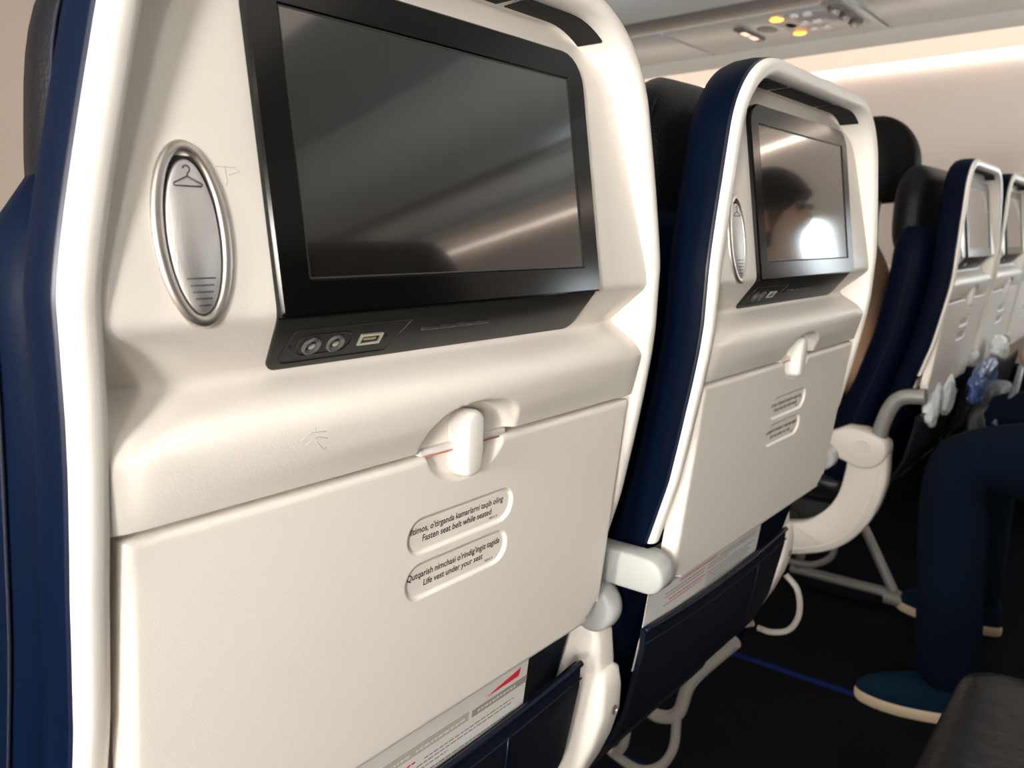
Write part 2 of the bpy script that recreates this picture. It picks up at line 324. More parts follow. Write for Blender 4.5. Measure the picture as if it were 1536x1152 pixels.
def make_seat():
    S = empty('aircraft_seat')
    # rim
    sec = [(.0050, .009), (.0032, .0060), (.0038, .0030), (.0062, .0008), (.0095, 0), (.0145, .0004), (.0175, .0020), (.0194, .0052), (.0203, .011), (.0215, .044), (.0080, .044)]
    MB().stack(sweep_u(.715, sec, True)).build('shell_rim', RIMM, S, True, 60)
    # navy side cover behind the rim
    sec2 = [(.009, .0055), (.0045, .0065), (.0022, .010), (.0012, .020), (.002, .034), (.005, .043), (.012, .049), (.030, .052)]
    MB().stack(sweep_u(.40, sec2, False), False, False, closed=False).build('side_cover', NAVY, S, True, 60)
    sec3 = [(.0055, .0050), (.0028, .0060), (.0022, .0085), (.0050, .0095)]
    MB().stack(sweep_u(.715, sec3, True)).build('cover_piping', PIPING, S, True, 60)
    # upper back panel (screen recess, shelf, lip, latch recess)
    RX, RZ = .0115, .8725
    def wi(z): return min(float(interp(W_, z)) - 0.019, .2160)
    def y_up(x, z):
        y = yp(z) - np.where((z < .93) & (z > .874), .004, 0) * np.clip(1 - (x / .21) ** 2, 0, 1) * smooth01((z - .874) / .02) * smooth01((.932 - z) / .012)
        ed = smooth01((np.abs(x) - .205) / .012); y = y + ed * .0030 * smooth01((.932 - z) / .02) + .010 * smooth01((np.abs(x) - .175) / .035) * np.clip(1 - np.abs(z - .934) / .026, 0, 1)
        q = (np.abs((x - RX) / .0465) ** 2.5 + np.abs((z - RZ) / .0285) ** 2.5) ** (1 / 2.5)
        k = 1 - smooth01((q - .86) / .14)
        return y * (1 - k) + k * (.0065)
    zs = np.unique(np.concatenate([np.linspace(.8742, .93, 48), np.linspace(.93, .972, 30), np.linspace(.972, 1.156, 36)]))[::-1]
    cols = np.unique(np.concatenate([np.linspace(-1, 1, 60), np.linspace(-.06, .07, 66) / .2155, [-1, 1]]))
    up = heightpanel(lambda z: cols * (wi(z)), zs, y_up, 'back_panel', CREAM, S, lambda x, z: .0305)
    # pencil scribbles on the panel
    def pen(pts):
        return MB().tube([(x, float(y_up(np.array([x]), np.array([z]))[0]) - .00002, z) for x, z in pts], .00017, 4)
    mb = MB()
    for pts in ([(-.1245, .9015), (-.118, .9045), (-.1095, .9035)], [(-.116, .9065), (-.1145, .8985), (-.1095, .8935), (-.1085, .8945)], [(-.121, .8985), (-.1145, .9015), (-.108, .8995)]): q = pen(pts); mb.add(q.v, q.f)
    mb.build('pencil_mark', GREYINK, up)
    mb = MB()
    for pts in ([(-.1565, 1.0325), (-.147, 1.0325), (-.1445, 1.0308), (-.1505, 1.0290)], [(-.152, 1.0330), (-.1515, 1.026), (-.1525, 1.024)]): q = pen(pts); mb.add(q.v, q.f)
    mb.build('pencil_mark', GREYINK, up)
    # lower white shell behind the table
    def ysh(z): return (.872 - z) * .1334 + .024
    MB().stack([[(-.214, ysh(.90), .90), (.214, ysh(.90), .90), (.214, ysh(.90) + .012, .90), (-.214, ysh(.90) + .012, .90)],
                [(-.214, ysh(.685), .685), (.214, ysh(.685), .685), (.214, ysh(.685) + .012, .685), (-.214, ysh(.685) + .012, .685)]]).build('lower_shell', CREAM, S, False)
    # vent slots in the ceiling of the recess
    for x0, x1 in ((-.152, -.070), (-.062, .060), (.068, .152)):
        a = [(x, ceil_z(x) + .0004) for x in np.linspace(x0, x1, 16)]
        mb = MB()
        loops = [[(x, -.004, z + .002), (x, -.004, z - .0016), (x, .017, z - .0016), (x, .017, z + .002)] for x, z in a]
        mb.stack(loops).build('vent_slot', DARK, S, False)
    # ---- screen
    n1 = Vector((0, -1, .125)).normalized()
    def P1(x, z, off=0.0): return (x + n1.x * off, -.0097 + .125 * (z - .966) + n1.y * off, z + n1.z * off)
    def R1(x0, x1, z0, z1, r, off, seg=6): return [P1(x, z, off) for x, z in rrect(x0, x1, z0, z1, r, seg)]
    bx = (-.134, .141, .9628, 1.1290); sx = (-.1157, .1215, .9805, 1.1100)
    rr = [.022, .022, .002, .002]
    def ins(b, d): return (b[0] + d, b[1] - d, b[2] + d, b[3] - d)
    bz = MB().stack([R1(*bx, rr, -.002), R1(*bx, rr, .0035), R1(*ins(bx, .0012), [r - .0004 for r in rr], .0048), R1(*ins(sx, -.0008), .0008, .0048), R1(*sx, .0006, .0036)], False, False).build('screen_bezel', BEZEL, S, True, 40)
    MB().stack([R1(*sx, .0006, .0010), R1(*sx, .0006, .0038)]).build('screen', SCREEN, bz, True, 30)
    mb = MB().stack([R1(*sx, .0006, .0039), R1(*ins(sx, .0006), .0004, .0042), R1(*ins(sx, .0009), .0004, .0039)], False, False)
    mb.build('screen_edge', mat('screen_edge_grey', (0.03, 0.029, 0.026), 0.35), bz)
    # ---- console on the sloping ledge
    n2 = Vector((0, -.0290, -.0232)).normalized()
    def P2(x, s, off=0.0): return (x + n2.x * off, -.0093 + .0228 * s + n2.y * off, .9635 - .029 * s + n2.z * off)
    def trap(d, off):
        out = []
        x0t, x1t, x0b, x1b = -.1335 + d, .1405 - d, -.1265 + d, .1415 - d
        for x, s in rrect(0, 1, d / .037, 1 - d / .037, .0, 1)[::2] if False else []: pass
        r = .12
        base = rrect(0, 1, 0, 1, .001, 5)
        for u, v in base:
            pass
        pts = rrect(-.134 + d, .141 - d, 0.0 + d, .0365 - d, [.009, .006, .0008, .0008], 6)
        for x, q in pts:
            s = q / .0369; xx = x + (.0065 * s if x < 0 else -.002 * s); out.append(P2(xx, s, off))
        return out
    co = MB().stack([trap(0, -.002), trap(0, .0008), trap(.0008, .0014)]).build('control_console', BLACKP, S, True, 40)
    def ring2(loopf, o0, wd, off, name, m, par):
        return MB().stack([loopf(0, o0), loopf(0, off), loopf(wd, off), loopf(wd, o0)], False, False).build(name, m, par, True, 40)
    def modl(d, off):
        return [P2(x + (.45 * (.019 - q) if x > -.06 else (-.2) * (q - .02)) * (1 if x > -.06 else 1), q / .0369, off) for x, q in rrect(-.1225 + d, -.0445 - d, .0085 + d, .0320 - d, [.001, .006, .003, .001], 6)]
    ring2(modl, .0012, .0006, .0019, 'module_outline', BLACKP, co)
    def pil(d, off): return [P2(x, q / .0369, off) for x, q in rrect(-.1160 + d, -.0800 - d, .0130 + d, .0275 - d, .0068 - d, 8)]
    ring2(pil, .0012, .0006, .0020, 'jack_plate_outline', BLACKP, co)
    def circ(cx, cs, r, off, n=20): return [P2(cx + r * math.cos(a), cs + r * math.sin(a) / .0369, off) for a in [2 * math.pi * i / n for i in range(n)]]
    for cx in (-.1060, -.0905):
        j = MB().stack([circ(cx, .565, .0056, .0010), circ(cx, .565, .0056, .0026), circ(cx, .565, .0048, .0030), circ(cx, .565, .0036, .0022), circ(cx, .565, .0026, .0010)], False, True).build('headphone_jack', mat('jack_grey', (0.09, 0.09, 0.085), 0.35), co, True, 50)
        MB().stack([circ(cx, .565, .0021, .0010), circ(cx, .565, .0020, .0022), circ(cx, .565, .0012, .0025)]).build('jack_contact', STEELR, j, True, 50)
    def usb(d, off): return [P2(x, q / .0369, off) for x, q in rrect(-.0745 + d, -.0585 - d, .0165 + d, .0245 - d, .0003, 2)]
    u = MB().stack([usb(0, .001), usb(0, .0024), usb(.0016, .0024), usb(.0016, .0008)], False, False).build('usb_port', mat('usb_steel', (0.55, 0.53, 0.46), 0.3, metal=0.7), co, True, 30)
    MB().stack([usb(.0016, .0009), usb(.0016, .0015)]).build('usb_slot', DARK, u, False)
    MB().stack([[P2(x, q / .0369, .0016) for x, q in rrect(-.0715, -.0625, .0195, .0212, .0002, 1)], [P2(x, q / .0369, .0021) for x, q in rrect(-.0715, -.0625, .0195, .0212, .0002, 1)]]).build('usb_tongue', mat('usb_tongue_tan', (0.35, 0.27, 0.16), 0.5), u, False)
    for cx, cs in ((-.1192, .55), (-.0545, .55)): MB().stack([circ(cx, cs, .0012, .001, 10), circ(cx, cs, .0010, .0019, 10)]).build('console_screw', DARK, co)
    for i in range(4):
        x0 = -.0285 + i * .0153
        MB().stack([[P2(x, q / .0369, o) for x, q in rrect(x0 + e, x0 + .0145 - e, .0165 + e, .0188 - e, .0004, 2)] for e, o in ((0, .001), (0, .0021), (.0005, .0026))]).build('control_button', mat('button_black', (0.045, 0.045, 0.042), 0.2), co, True, 40)
    # ---- coat hook
    HX, HZ = -.1720, 1.0022
    hk = empty('coat_hook'); hk.parent = S
    def el(a, b, off, dz=0, n=56): return [P1(HX + a * math.cos(t), HZ + dz + b * math.sin(t), off) for t in [2 * math.pi * i / n for i in range(n)]]
    MB().stack([el(.0186, .0406, -.001), el(.0186, .0406, .0008), el(.0178, .0398, .0020), el(.0165, .0385, .0025), el(.0144, .0364, .0025), el(.0135, .0355, .0019), el(.0131, .0351, .0008), el(.0130, .0350, -.001)], False, False).build('hook_ring', STEELR, hk, True, 60)
    MB().stack([el(.0136, .0356, -.0006), el(.0136, .0356, .0002)]).build('hook_cavity', DARK, hk, False)
    pl = MB().stack([el(.0120, .0332, .0002, -.0012), el(.0120, .0332, .0014, -.0012), el(.0114, .0326, .0020, -.0012)]).build('hook_plate', STEEL, hk, True, 50)
    def hp(x, z): return P1(HX + x, HZ + z, .0021)
    arc = [(.0006 * 0 + .0016 * math.cos(a), .0278 + .0016 * math.sin(a)) for a in np.linspace(math.radians(170), math.radians(-70), 9)]
    mb = MB().tube([hp(x, z) for x, z in arc + [(0, .0248)]], .00028, 5)
    mb.tube([hp(x, z) for x, z in [(0, .0248), (-.0064, .0218), (-.0066, .0210), (-.0060, .0206), (.0062, .0206), (.0067, .0211), (.0064, .0218), (0, .0248)]], .00028, 5)
    mb.build('hanger_symbol', INK, hk)
    for i, (hw, z) in enumerate(((.0068, -.0190), (.0056, -.0220), (.0048, -.0249), (.0040, -.0278), (.0030, -.0307))):
        MB().tube([hp(-hw + .0005, z), hp(hw + .0005, z)], .00030, 5).build('grip_line', INK, hk)
    # ---- tray table
    ZT, ZB = .8705, .668
    def wt(z):
        r = .036
        if z < ZB + r: return .2105 - r + math.sqrt(max(r * r - (ZB + r - z) ** 2, 0))
        if z > ZT - .004: return .2105 - .004 + math.sqrt(max(.004 ** 2 - (z - ZT + .004) ** 2, 0))
        return .2105
    def pill(x, z, x0, x1, z0, z1):
        r = (z1 - z0) / 2; cx = np.clip(x, x0 + r, x1 - r); return np.hypot(x - cx, z - (z0 + z1) / 2) - r
    PL = ((-.0365, .0645, .8055, .8300), (-.0355, .0630, .7735, .7985))
    def y_t(x, z):
        y = (.872 - z) * .1334
        d = np.minimum(np.minimum(ZT - z, .2105 - np.abs(x)), z - ZB)
        rr_ = .0055; e = np.clip(1 - d / rr_, 0, 1); y = y + rr_ * (1 - np.sqrt(1 - e * e)) * .9
        cxn = np.abs(x) - (.2105 - .036); czn = (ZB + .036) - z
        dc = np.where((cxn > 0) & (czn > 0), .036 - np.hypot(cxn, czn), 1); e = np.clip(1 - dc / rr_, 0, 1); y = y + np.where(dc < 1, rr_ * (1 - np.sqrt(1 - e * e)) * .9, 0) * (d > rr_)
        for p in PL: y = y + .0022 * (1 - smooth01((pill(x, z, *p) + .0018) / .0026))
        q = np.hypot((x - RX) / .0385, (z - RZ) / .0255); k = 1 - smooth01((q - .80) / .20)
        y = y * (1 - k) + k * np.maximum(y, .0085)
        return y
    zs = np.unique(np.concatenate([np.linspace(ZT, ZT - .006, 9), np.linspace(ZT - .006, .845, 24), np.linspace(.845, .832, 6), np.linspace(.832, .771, 80), np.linspace(.771, ZB + .036, 12), np.linspace(ZB + .036, ZB + .0001, 26)]))[::-1]
    cols = np.unique(np.concatenate([np.linspace(-1, 1, 50), np.linspace(-.041, .069, 130) / .2105, 1 - np.array([0, .5, 1, 2, 3, 4.5, 6]) * .001 / .2105, -1 + np.array([0, .5, 1, 2, 3, 4.5, 6]) * .001 / .2105]))
    tb = heightpanel(lambda z: cols * wt(z), zs, y_t, 'tray_table', TABLEM, S, lambda x, z: (.872 - z) * .1334 + .016)
    # edge strip inside the latch recess
    MB().rbox((RX, .0060, .8722), (.040, .0035, .0022), .001, 2).build('table_edge_strip', WHITEP, tb, True, 40)
    MB().rbox((RX - .002, .0030, .8692), (.036, .0004, .0005), .0003, 1).build('red_edge_line', mat('dull_red', (0.55, 0.20, 0.14), 0.5), tb)
    # latch
    LX = .0095
    def lp(d, y, dz=0): return [(x, y + (.872 - z) * .06, z) for x, z in rrect(LX - .0102 + d, LX + .0102 - d, .8505 + d, .8950 - d, .0100 - d, 8)]
    MB().stack([lp(.0008, .009), lp(0, .006), lp(0, -.0040), lp(.0008, -.0060), lp(.0026, -.0076), lp(.0040, -.0080)]).build('table_latch', WHITEP, S, True, 50)
    # placards
    def PT(x, z, off=0.0): return (x, (.872 - z) * .1334 + .0022 - off, z)
    TXT = (("Iltimos, o'tirganda kamarlarni taqib oling", -.0335, .0895, .8197, "Fasten seat belt while seated", -.0222, .0665, .8130, .0425, .8093),
           ("Qutqarish nimchasi o'rindig'ingiz tagida", -.0335, .0905, .7878, "Life vest under your seat", -.0180, .0578, .7808, .0425, .7772))
    for p, T in zip(PL, TXT):
        L = lambda d, off: [PT(x, z, off) for x, z in rrect(p[0] + .0030 + d, p[1] - .0030 - d, p[2] + .0030 + d, p[3] - .0030 - d, (p[3] - p[2]) / 2 - .0031 - d, 8)]
        pk = MB().stack([L(0, -.0002), L(0, .00025)]).build('instruction_placard', LABELM, S, False)
        for body, w_, x0, z0 in ((T[0], T[2], T[1], T[3]), (T[4], T[6], T[5], T[7]), ("36810-19", .0085, T[8], T[9])):
            v, f = text_mesh(body, w_, x0, z0, lambda x, z: PT(x, z, .0004)); mesh('lettering', v, f, INK, pk, False)
    # ---- cushions
    def loft(name, rows, m, ex=4.0, par=S, n=36):
        loops = []
        for z, hw, y0, y1 in rows:
            cy, hy = (y0 + y1) / 2, (y1 - y0) / 2
            loops.append([(hw * abs(math.cos(a)) ** (2 / ex) * math.copysign(1, math.cos(a)), cy + hy * abs(math.sin(a)) ** (2 / ex) * math.copysign(1, math.sin(a)), z) for a in [2 * math.pi * i / n for i in range(n)]])
        return MB().stack(loops).build(name, m, par, True, 60)
    rows = []
    for z in np.linspace(.42, 1.03, 22):
        t = (z - .42) / .61; e = math.sqrt(max(0, 1 - max(0, (abs(t - .5) - .42) / .08) ** 2)) if abs(t - .5) > .42 else 1
        yf = float(interp([(.42, .285), (.587, .228), (.69, .188), (.8, .155), (.95, .130), (1.05, .125)], z)); yb = yr(z) + .046
        mid = (yf + yb) / 2; h = (yf - yb) / 2 * (.55 + .45 * e)
        rows.append((z, (.2255 if z < .97 else float(interp(W_, z)) - .009) * (.94 + .06 * e), mid - h, mid + h))
    bk = loft('backrest', rows, NAVY)
    for sx_ in (-1, 1):
        MB().tube([(sx_ * (.2265 if r[0] < .97 else r[1]), (r[2] * .55 + r[3] * .45), r[0]) for r in rows[2:-2]], .0012, 5).build('seam', THREAD, bk)
    rows = []
    for i, t in enumerate(.5 - .5 * np.cos(np.linspace(0, math.pi, 26))):
        z = .955 + t * .207; e = max(0, 1 - abs(2 * t - 1) ** 3.2)
        rows.append((z, .150 + .053 * e ** .6 - .02 * t, .098 - .052 * e ** .5, .100 + .048 * e ** .5))
    hr = loft('headrest', rows, BLACKL, 3.0)
    for dy in (-.018, -.006):
        for sx_ in (-1, 1): MB().tube([(sx_ * (r[1] * .985 + .001), .098 + dy, r[0]) for r in rows[3:-6]], .0010, 5).build('stitching', THREAD, hr)
    # seat cushion, seat base
    L = []
    for z, ins_ in ((.395, .02), (.41, .004), (.43, 0), (.462, 0), (.478, .006), (.488, .022), (.491, .05)):
        L.append([(x, y, z - (.02 * (1 - (y - .15) / .4) if z > .44 else 0)) for x, y in rrect(-.233 + ins_, .233 - ins_, .165 + ins_, .575 - ins_ * 1.2, .05, 6)])
    sc_ = MB().stack(L).build('seat_cushion', CUSHM, S, True, 60)
    MB().tube([(x, y, .452) for x, y in rrect(-.2335, .2335, .1645, .5755, .05, 6)] + [(.2335, .5255, .452)], .0022, 5).build('cushion_piping', PIPING, sc_)
    MB().rbox((0, .37, .365), (.215, .19, .028), .01, 2).build('seat_pan', DARK, S, True, 40)
    # lower navy back and literature pocket
    MB().stack([[(-.222, yr(z) + .006, z), (.222, yr(z) + .006, z), (.222, yr(z) + .022, z), (-.222, yr(z) + .022, z)] for z in np.linspace(.72, .45, 10)]).build('lower_back_cover', NAVY, S, True, 40)
    def ypk(x, z): return float(interp([(.47, .080), (.52, .058), (.60, .041), (.64, .039)], z)) - .008 * max(0, 1 - (x / .2) ** 2) * math.sin(max(0, min(1, (z - .47) / .17)) * math.pi) 
    xs = np.linspace(-.203, .203, 24); zz = np.linspace(.470, .622, 14); v = []; f = []
    for k2, off in enumerate((0, .006)):
        for z in zz:
            for x in xs: v.append((x, ypk(x, z) + off, z - .006 * (1 - (x / .203) ** 2) * (z - .47) / .152))
    n = len(xs); R = len(zz); N = n * R
    for r in range(R - 1):
        for c in range(n - 1):
            q = (r * n + c, r * n + c + 1, (r + 1) * n + c + 1, (r + 1) * n + c); f.append(q); f.append(tuple(i + N for i in q[::-1]))
    ring = list(range(n)) + [r * n + n - 1 for r in range(1, R)] + [(R - 1) * n + c for c in range(n - 2, -1, -1)] + [r * n for r in range(R - 2, 0, -1)]
    for i in range(len(ring)): a, b = ring[i], ring[(i + 1) % len(ring)]; f.append((a, b, b + N, a + N))
    pk = mesh('literature_pocket', v, f, NAVYD, S, True, 50)
    MB().tube([v[(R - 1) * n + c] for c in range(n)], .0032, 7).build('pocket_piping', PIPING, pk)
    MB().tube([(x, y - .001, z - .014) for x, y, z in [v[(R - 1) * n + c] for c in range(n)]], .0009, 5).build('pocket_stitching', THREAD, pk)
    MB().tube([(.095, ypk(.095, z) - .001, z) for z in np.linspace(.605, .48, 8)], .0012, 5).build('pocket_seam', PIPING, pk)
    return S
seat = make_seat()
SEATG = 'economy seats in the row ahead'
tag(seat, 'nearest cream seatback, large in the foreground with screen and coat hook', 'seat', SEATG); seat.location = (.3625, .341, 0)
def place(x, y, label, group=SEATG):
    c = copy_tree(seat); c.location = (x, y, 0); c['label'] = label; c['group'] = group
    for ch in list(c.children_recursive):
        if ch.name.startswith('pencil_mark'): bpy.data.objects.remove(ch)          # only the nearest seat is scribbled on
    return c
s2 = place(.8615, .3115, 'second seat from the camera, its screen reflecting pale light')
s2.scale = (1, 1, .968); s2.location.z = .0305
for ch in s2.children:
    if ch.name.startswith('literature_pocket'): ch.location.y = .024; ch.location.z = -.020; ch.scale.x = .93
s3 = place(2.093, .364, 'seat across the aisle, directly behind the dark-haired passenger in brown')
place(2.592, .364, 'cream seatback cut by the right picture edge, second across the aisle')
place(3.091, .364, 'last seat beside the far wall, barely seen at the right edge')
RG = 'seats of the row behind'
place(.8615, -.420, 'dark leather seat cushion at the bottom right corner', RG)
place(2.093, -.400, 'seat under the passenger in navy trousers', RG)
place(.3625, -.420, "seat of the photographer's own row, outside the picture", RG)

# ------------------------------------------------------------------ safety cards
def make_card():
    t = empty('safety_card')
    def pc(x, z, off=0.0): return (x, float(interp([(.45, .094), (.50, .0715), (.60, .0500), (.68, .0385)], z)) - off, z)
    zs = np.linspace(.68, .55, 12)
    MB().stack([[pc(-.16, z, .0004), pc(.128, z, .0004), pc(.128, z, -.0002), pc(-.16, z, -.0002)] for z in zs]).build('card_sheet', PAPER, t, True, 30)
    def strip(name, x0, x1, z0, z1, m, par=t):
        return MB().stack([[pc(x0, z1, .0007), pc(x1, z1, .0007), pc(x1, z1, .0003), pc(x0, z1, .0003)], [pc(x0, z0, .0007), pc(x1, z0, .0007), pc(x1, z0, .0003), pc(x0, z0, .0003)]]).build(name, m, par, False)
    strip('header_band', .060, .128, .6365, .6430, TAUPEINK); strip('header_band', -.16, .056, .6365, .6450, mat('pale_taupe_ink', (0.52, 0.49, 0.42), 0.5))
    for x0, x1 in ((.066, .112), (.000, .050), (-.080, -.010)):
        mb = MB(); x = x0
        while x < x1:
            l = random.uniform(.002, .006)
            mb.add([pc(x, .6390, .0010), pc(x + l, .6390, .0010), pc(x + l, .6408, .0010), pc(x, .6408, .0010)], [(0, 1, 2, 3)]); x += l + .0012
        mb.build('header_print', PAPER, t, False)
    v = [pc(.076, .6470, .0008), pc(.116, .6475, .0008), pc(.118, .6545, .0008)]; v += [pc(.076, .6470, .0003), pc(.116, .6475, .0003), pc(.118, .6545, .0003)]
    mesh('red_wedge', v, [(0, 1, 2), (5, 4, 3), (0, 3, 4, 1), (1, 4, 5, 2), (2, 5, 3, 0)], REDINK, t, False)
    z = .6300
    rows = [(.628, .010, .112, LINEINK), (.6245, -.02, .110, LINEINK), (.6300, -.090, .000, REDINK), (.6205, -.02, .035, LINEINK), (.6150, -.02, .115, LINEINK), (.6115, -.02, .095, LINEINK), (.6080, -.02, .105, LINEINK), (.6040, -.02, .100, LINEINK), (.6000, -.02, .08, LINEINK),
            (.6245, -.12, -.03, LINEINK), (.6205, -.12, -.03, LINEINK), (.6150, -.11, -.025, REDINK), (.6110, -.12, -.03, LINEINK), (.5960, -.12, .1, LINEINK), (.5920, -.12, .1, LINEINK)]
    for z, x0, x1, m in rows:
        mb = MB(); x = x0
        while x < x1:
            l = min(random.uniform(.002, .007), x1 - x + .0005); h = .0016 if m is REDINK else .0012
            mb.add([pc(x, z, .0007), pc(x + l, z, .0007), pc(x + l, z + h, .0007), pc(x, z + h, .0007)], [(0, 1, 2, 3)]); x += l + .0010
        mb.build('printed_line', m, t, False)
    return t
card = make_card(); card.location = (.3625, .341, 0)
tag(card, 'white safety card with red wedge in the nearest seat pocket', 'card', 'safety cards in seat pockets')
c = copy_tree(card); c.location = (.8615 - .024, .3145 + .018, .010); c['label'] = 'white safety card in the pocket of the second seat'

def ext_x(poly, x0, x1, name, m, par, bev=.006):
    n = len(poly); c = np.mean(np.array(poly), axis=0)
    def L(x, k): return [(x, c[0] + (a - c[0]) * k, c[1] + (b - c[1]) * k) for a, b in poly]
    P = np.array(poly); nx = []
    for i in range(n):
        t = P[(i + 1) % n] - P[i - 1]; nn = np.array([t[1], -t[0]]); nn = nn / (np.linalg.norm(nn) + 1e-9)
        nx.append(nn)
    area_ = sum(P[i][0] * P[(i + 1) % n][1] - P[(i + 1) % n][0] * P[i][1] for i in range(n)); sg = -1 if area_ > 0 else 1
    def LI(x, d): return [(x, P[i][0] + sg * nx[i][0] * d, P[i][1] + sg * nx[i][1] * d) for i in range(n)]
    return MB().stack([LI(x0, bev), LI(x0 + bev * .3, bev * .3), LI(x0 + bev, 0), LI(x1 - bev, 0), LI(x1 - bev * .3, bev * .3), LI(x1, bev)]).build(name, m, par, True, 50)
# ------------------------------------------------------------------ armrests between seats
def make_armrest():
    t = empty('armrest')                                   # x = 0 centre, y relative to seat reference, z floor
    # arm bar along +y (rounded end toward the rear)
    prof = [(-.004 + .0170 * math.cos(b), .7055 + .0170 * math.sin(b)) for b in np.linspace(math.radians(90), math.radians(270), 14)] + [(.30, .6885), (.40, .690), (.412, .700), (.412, .712), (.40, .722), (.30, .7225)]
    a = ext_x(prof, -.0145, .0115, 'arm_bar', GREYP, t, .0035)
    def disc(r, x): return [(x, .004 + r * math.cos(b) * 1.0, .7055 + r * math.sin(b)) for b in [2 * math.pi * i / 24 for i in range(24)]]
    MB().stack([disc(.0150, .010), disc(.0150, .020), disc(.0125, .0225)]).build('end_disc', GREYP, a, True, 50)
    def disc2(r, x): return [(x, .052 + r * math.cos(b) * 1.2, .662 + r * 1.25 * math.sin(b)) for b in [2 * math.pi * i / 24 for i in range(24)]]
    MB().stack([disc2(.0165, -.020), disc2(.020, -.016), disc2(.021, -.004), disc2(.020, .002), disc2(.0165, .006)]).build('pivot_cover', GREYP, t, True, 50)
    # fairing below: rounded column leaning forward as it goes down
    L = []
    for z, y0, y1, hw in ((.652, .062, .085, .008), (.645, .050, .092, .013), (.63, .044, .096, .0155), (.600, .042, .098, .0165), (.590, .043, .099, .0165)):
        L.append([(x, y, z) for x, y in rrect(-hw, hw, y0, y1, .007, 4)])
    MB().stack(L[::-1]).build('upper_cap', CREAM, t, True, 50)
    L = []
    for z, y0, y1, hw in ((.5965, .040, .100, .0135), (.593, .0365, .104, .0175), (.575, .0345, .106, .0195), (.55, .036, .106, .020), (.52, .045, .108, .020), (.49, .058, .112, .019), (.46, .074, .118, .016), (.43, .092, .124, .012), (.405, .108, .13, .008)):
        L.append([(x, y, z) for x, y in rrect(-hw, hw, y0, y1, .008, 4)])
    fr = MB().stack(L[::-1]).build('side_fairing', CREAM, t, True, 50)
    def scr(r, y): return [(.003 + r * math.cos(b), y, .553 + r * math.sin(b)) for b in [2 * math.pi * i / 16 for i in range(16)]]
    MB().stack([scr(.0048, .040), scr(.0048, .0345), scr(.0036, .0338), scr(.003, .0352)]).build('screw', mat('screw_steel', (0.22, 0.21, 0.19), 0.4, metal=0.6), fr, True, 40)
    return t
arm = make_armrest(); arm.location = (.6140, .341, 0)
AG = 'armrests between the seats'
tag(arm, 'grey armrest end with cream screwed fairing between the two nearest seats', 'armrest', AG)
for x, y, lb in ((1.1140, .3560, 'cream and grey armrest fairing on the aisle side of the second seat'), (2.3430, .392, 'armrest fairing between the two seats across the aisle'), (2.8415, .392, 'armrest beside the last seat by the far wall')):
    c = copy_tree(arm); c.location = (x, y, 0); c['label'] = lb
# aisle armrest across the aisle, with the big curved support
aa = tag(empty('aisle_armrest', (1.83, 0, 0)), 'cream curved aisle armrest support with round pivot and grey tube', 'armrest')
outer = bez([(.4455, .535, 0), (.4440, .48, 0), (.4580, .415, 0), (.485, .36, 0), (.525, .315, 0), (.580, .283, 0), (.660, .262, 0), (.74, .26, 0)], 40)
inner = bez([(.527, .535, 0), (.530, .49, 0), (.5435, .430, 0), (.570, .388, 0), (.612, .352, 0), (.67, .335, 0), (.74, .33, 0)], 40)
inner = bez([(.527, .535, 0), (.530, .49, 0), (.5435, .430, 0), (.570, .388, 0), (.612, .352, 0), (.67, .335, 0), (.705, .332, 0), (.74, .33, 0)], 40)
L = []
for p, q in zip(outer, inner):
    d = (q - p); L.append([(x + 0, (p + d * f).x, (p + d * f).y) for x, f in ((.004, 0), (0, .05), (0, .95), (.004, 1), (.041, 1), (.045, .95), (.045, .05), (.041, 0))])
MB().stack(L).build('curved_support', CREAM, aa, True, 50)
MB().tube([(.001, (p * .82 + q * .18).x, (p * .82 + q * .18).y) for p, q in zip(outer, inner)][3:], .0022, 6).build('support_rib', CREAM, aa)
blk = [(.535, .592), (.500, .590), (.470, .580)] + [(.495 + .050 * math.cos(a), .549 + .045 * math.sin(a)) for a in np.linspace(math.radians(150), math.radians(278), 14)] + [(.53, .515), (.575, .530), (.66, .545), (.70, .550), (.70, .580), (.66, .578), (.58, .568)]
pb = ext_x([(y, z) for y, z in blk], -.012, .052, 'pivot_block', CREAM, aa)
def dd(r, x): return [(x, .495 + r * math.cos(b), .549 + r * math.sin(b)) for b in [2 * math.pi * i / 28 for i in range(28)]]
MB().stack([dd(.021, -.012), dd(.021, -.0135), dd(.018, -.0135), dd(.017, -.0125)], False, True).build('pivot_disc', CREAM, pb, True, 40)
tp = bez([(.020, .470, .575), (.020, .4640, .605), (.020, .450, .645), (.020, .428, .668), (.020, .384, .6745)], 30)
MB().tube(tp, .0165, 12).build('support_tube', GREYM, aa, True, 50)

# ------------------------------------------------------------------ under-seat frames
def frame(name, label, parts, loc=(0, 0, 0)):
    t = tag(empty(name, loc), label, 'seat frame', 'under-seat frames')
    for nm, pts, r, m in parts: MB().tube(bez(pts, 36) if len(pts) > 2 else pts, r, 10).build(nm, m, t, True, 50)
    return t
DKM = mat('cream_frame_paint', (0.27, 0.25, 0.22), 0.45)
frame('seat_frame', 'grey tubular floor legs under the seat across the aisle', [
    ('floor_rail', [(2.30, .500, .035), (2.30, .80, .035)], .014, GREYM),
    ('leg', [(2.30, .515, .045), (2.30, .60, .20), (2.30, .70, .36)], .013, GREYM),
    ('leg', [(2.30, .78, .04), (2.30, .74, .36)], .013, GREYM),
    ('luggage_bar', [(2.16, .66, .26), (2.16, .64, .17), (2.16, .69, .12), (2.16, .78, .11)], .009, GREYM),
    ('foot', [(2.30, .485, .025), (2.30, .535, .025)], .022, GREYM)])
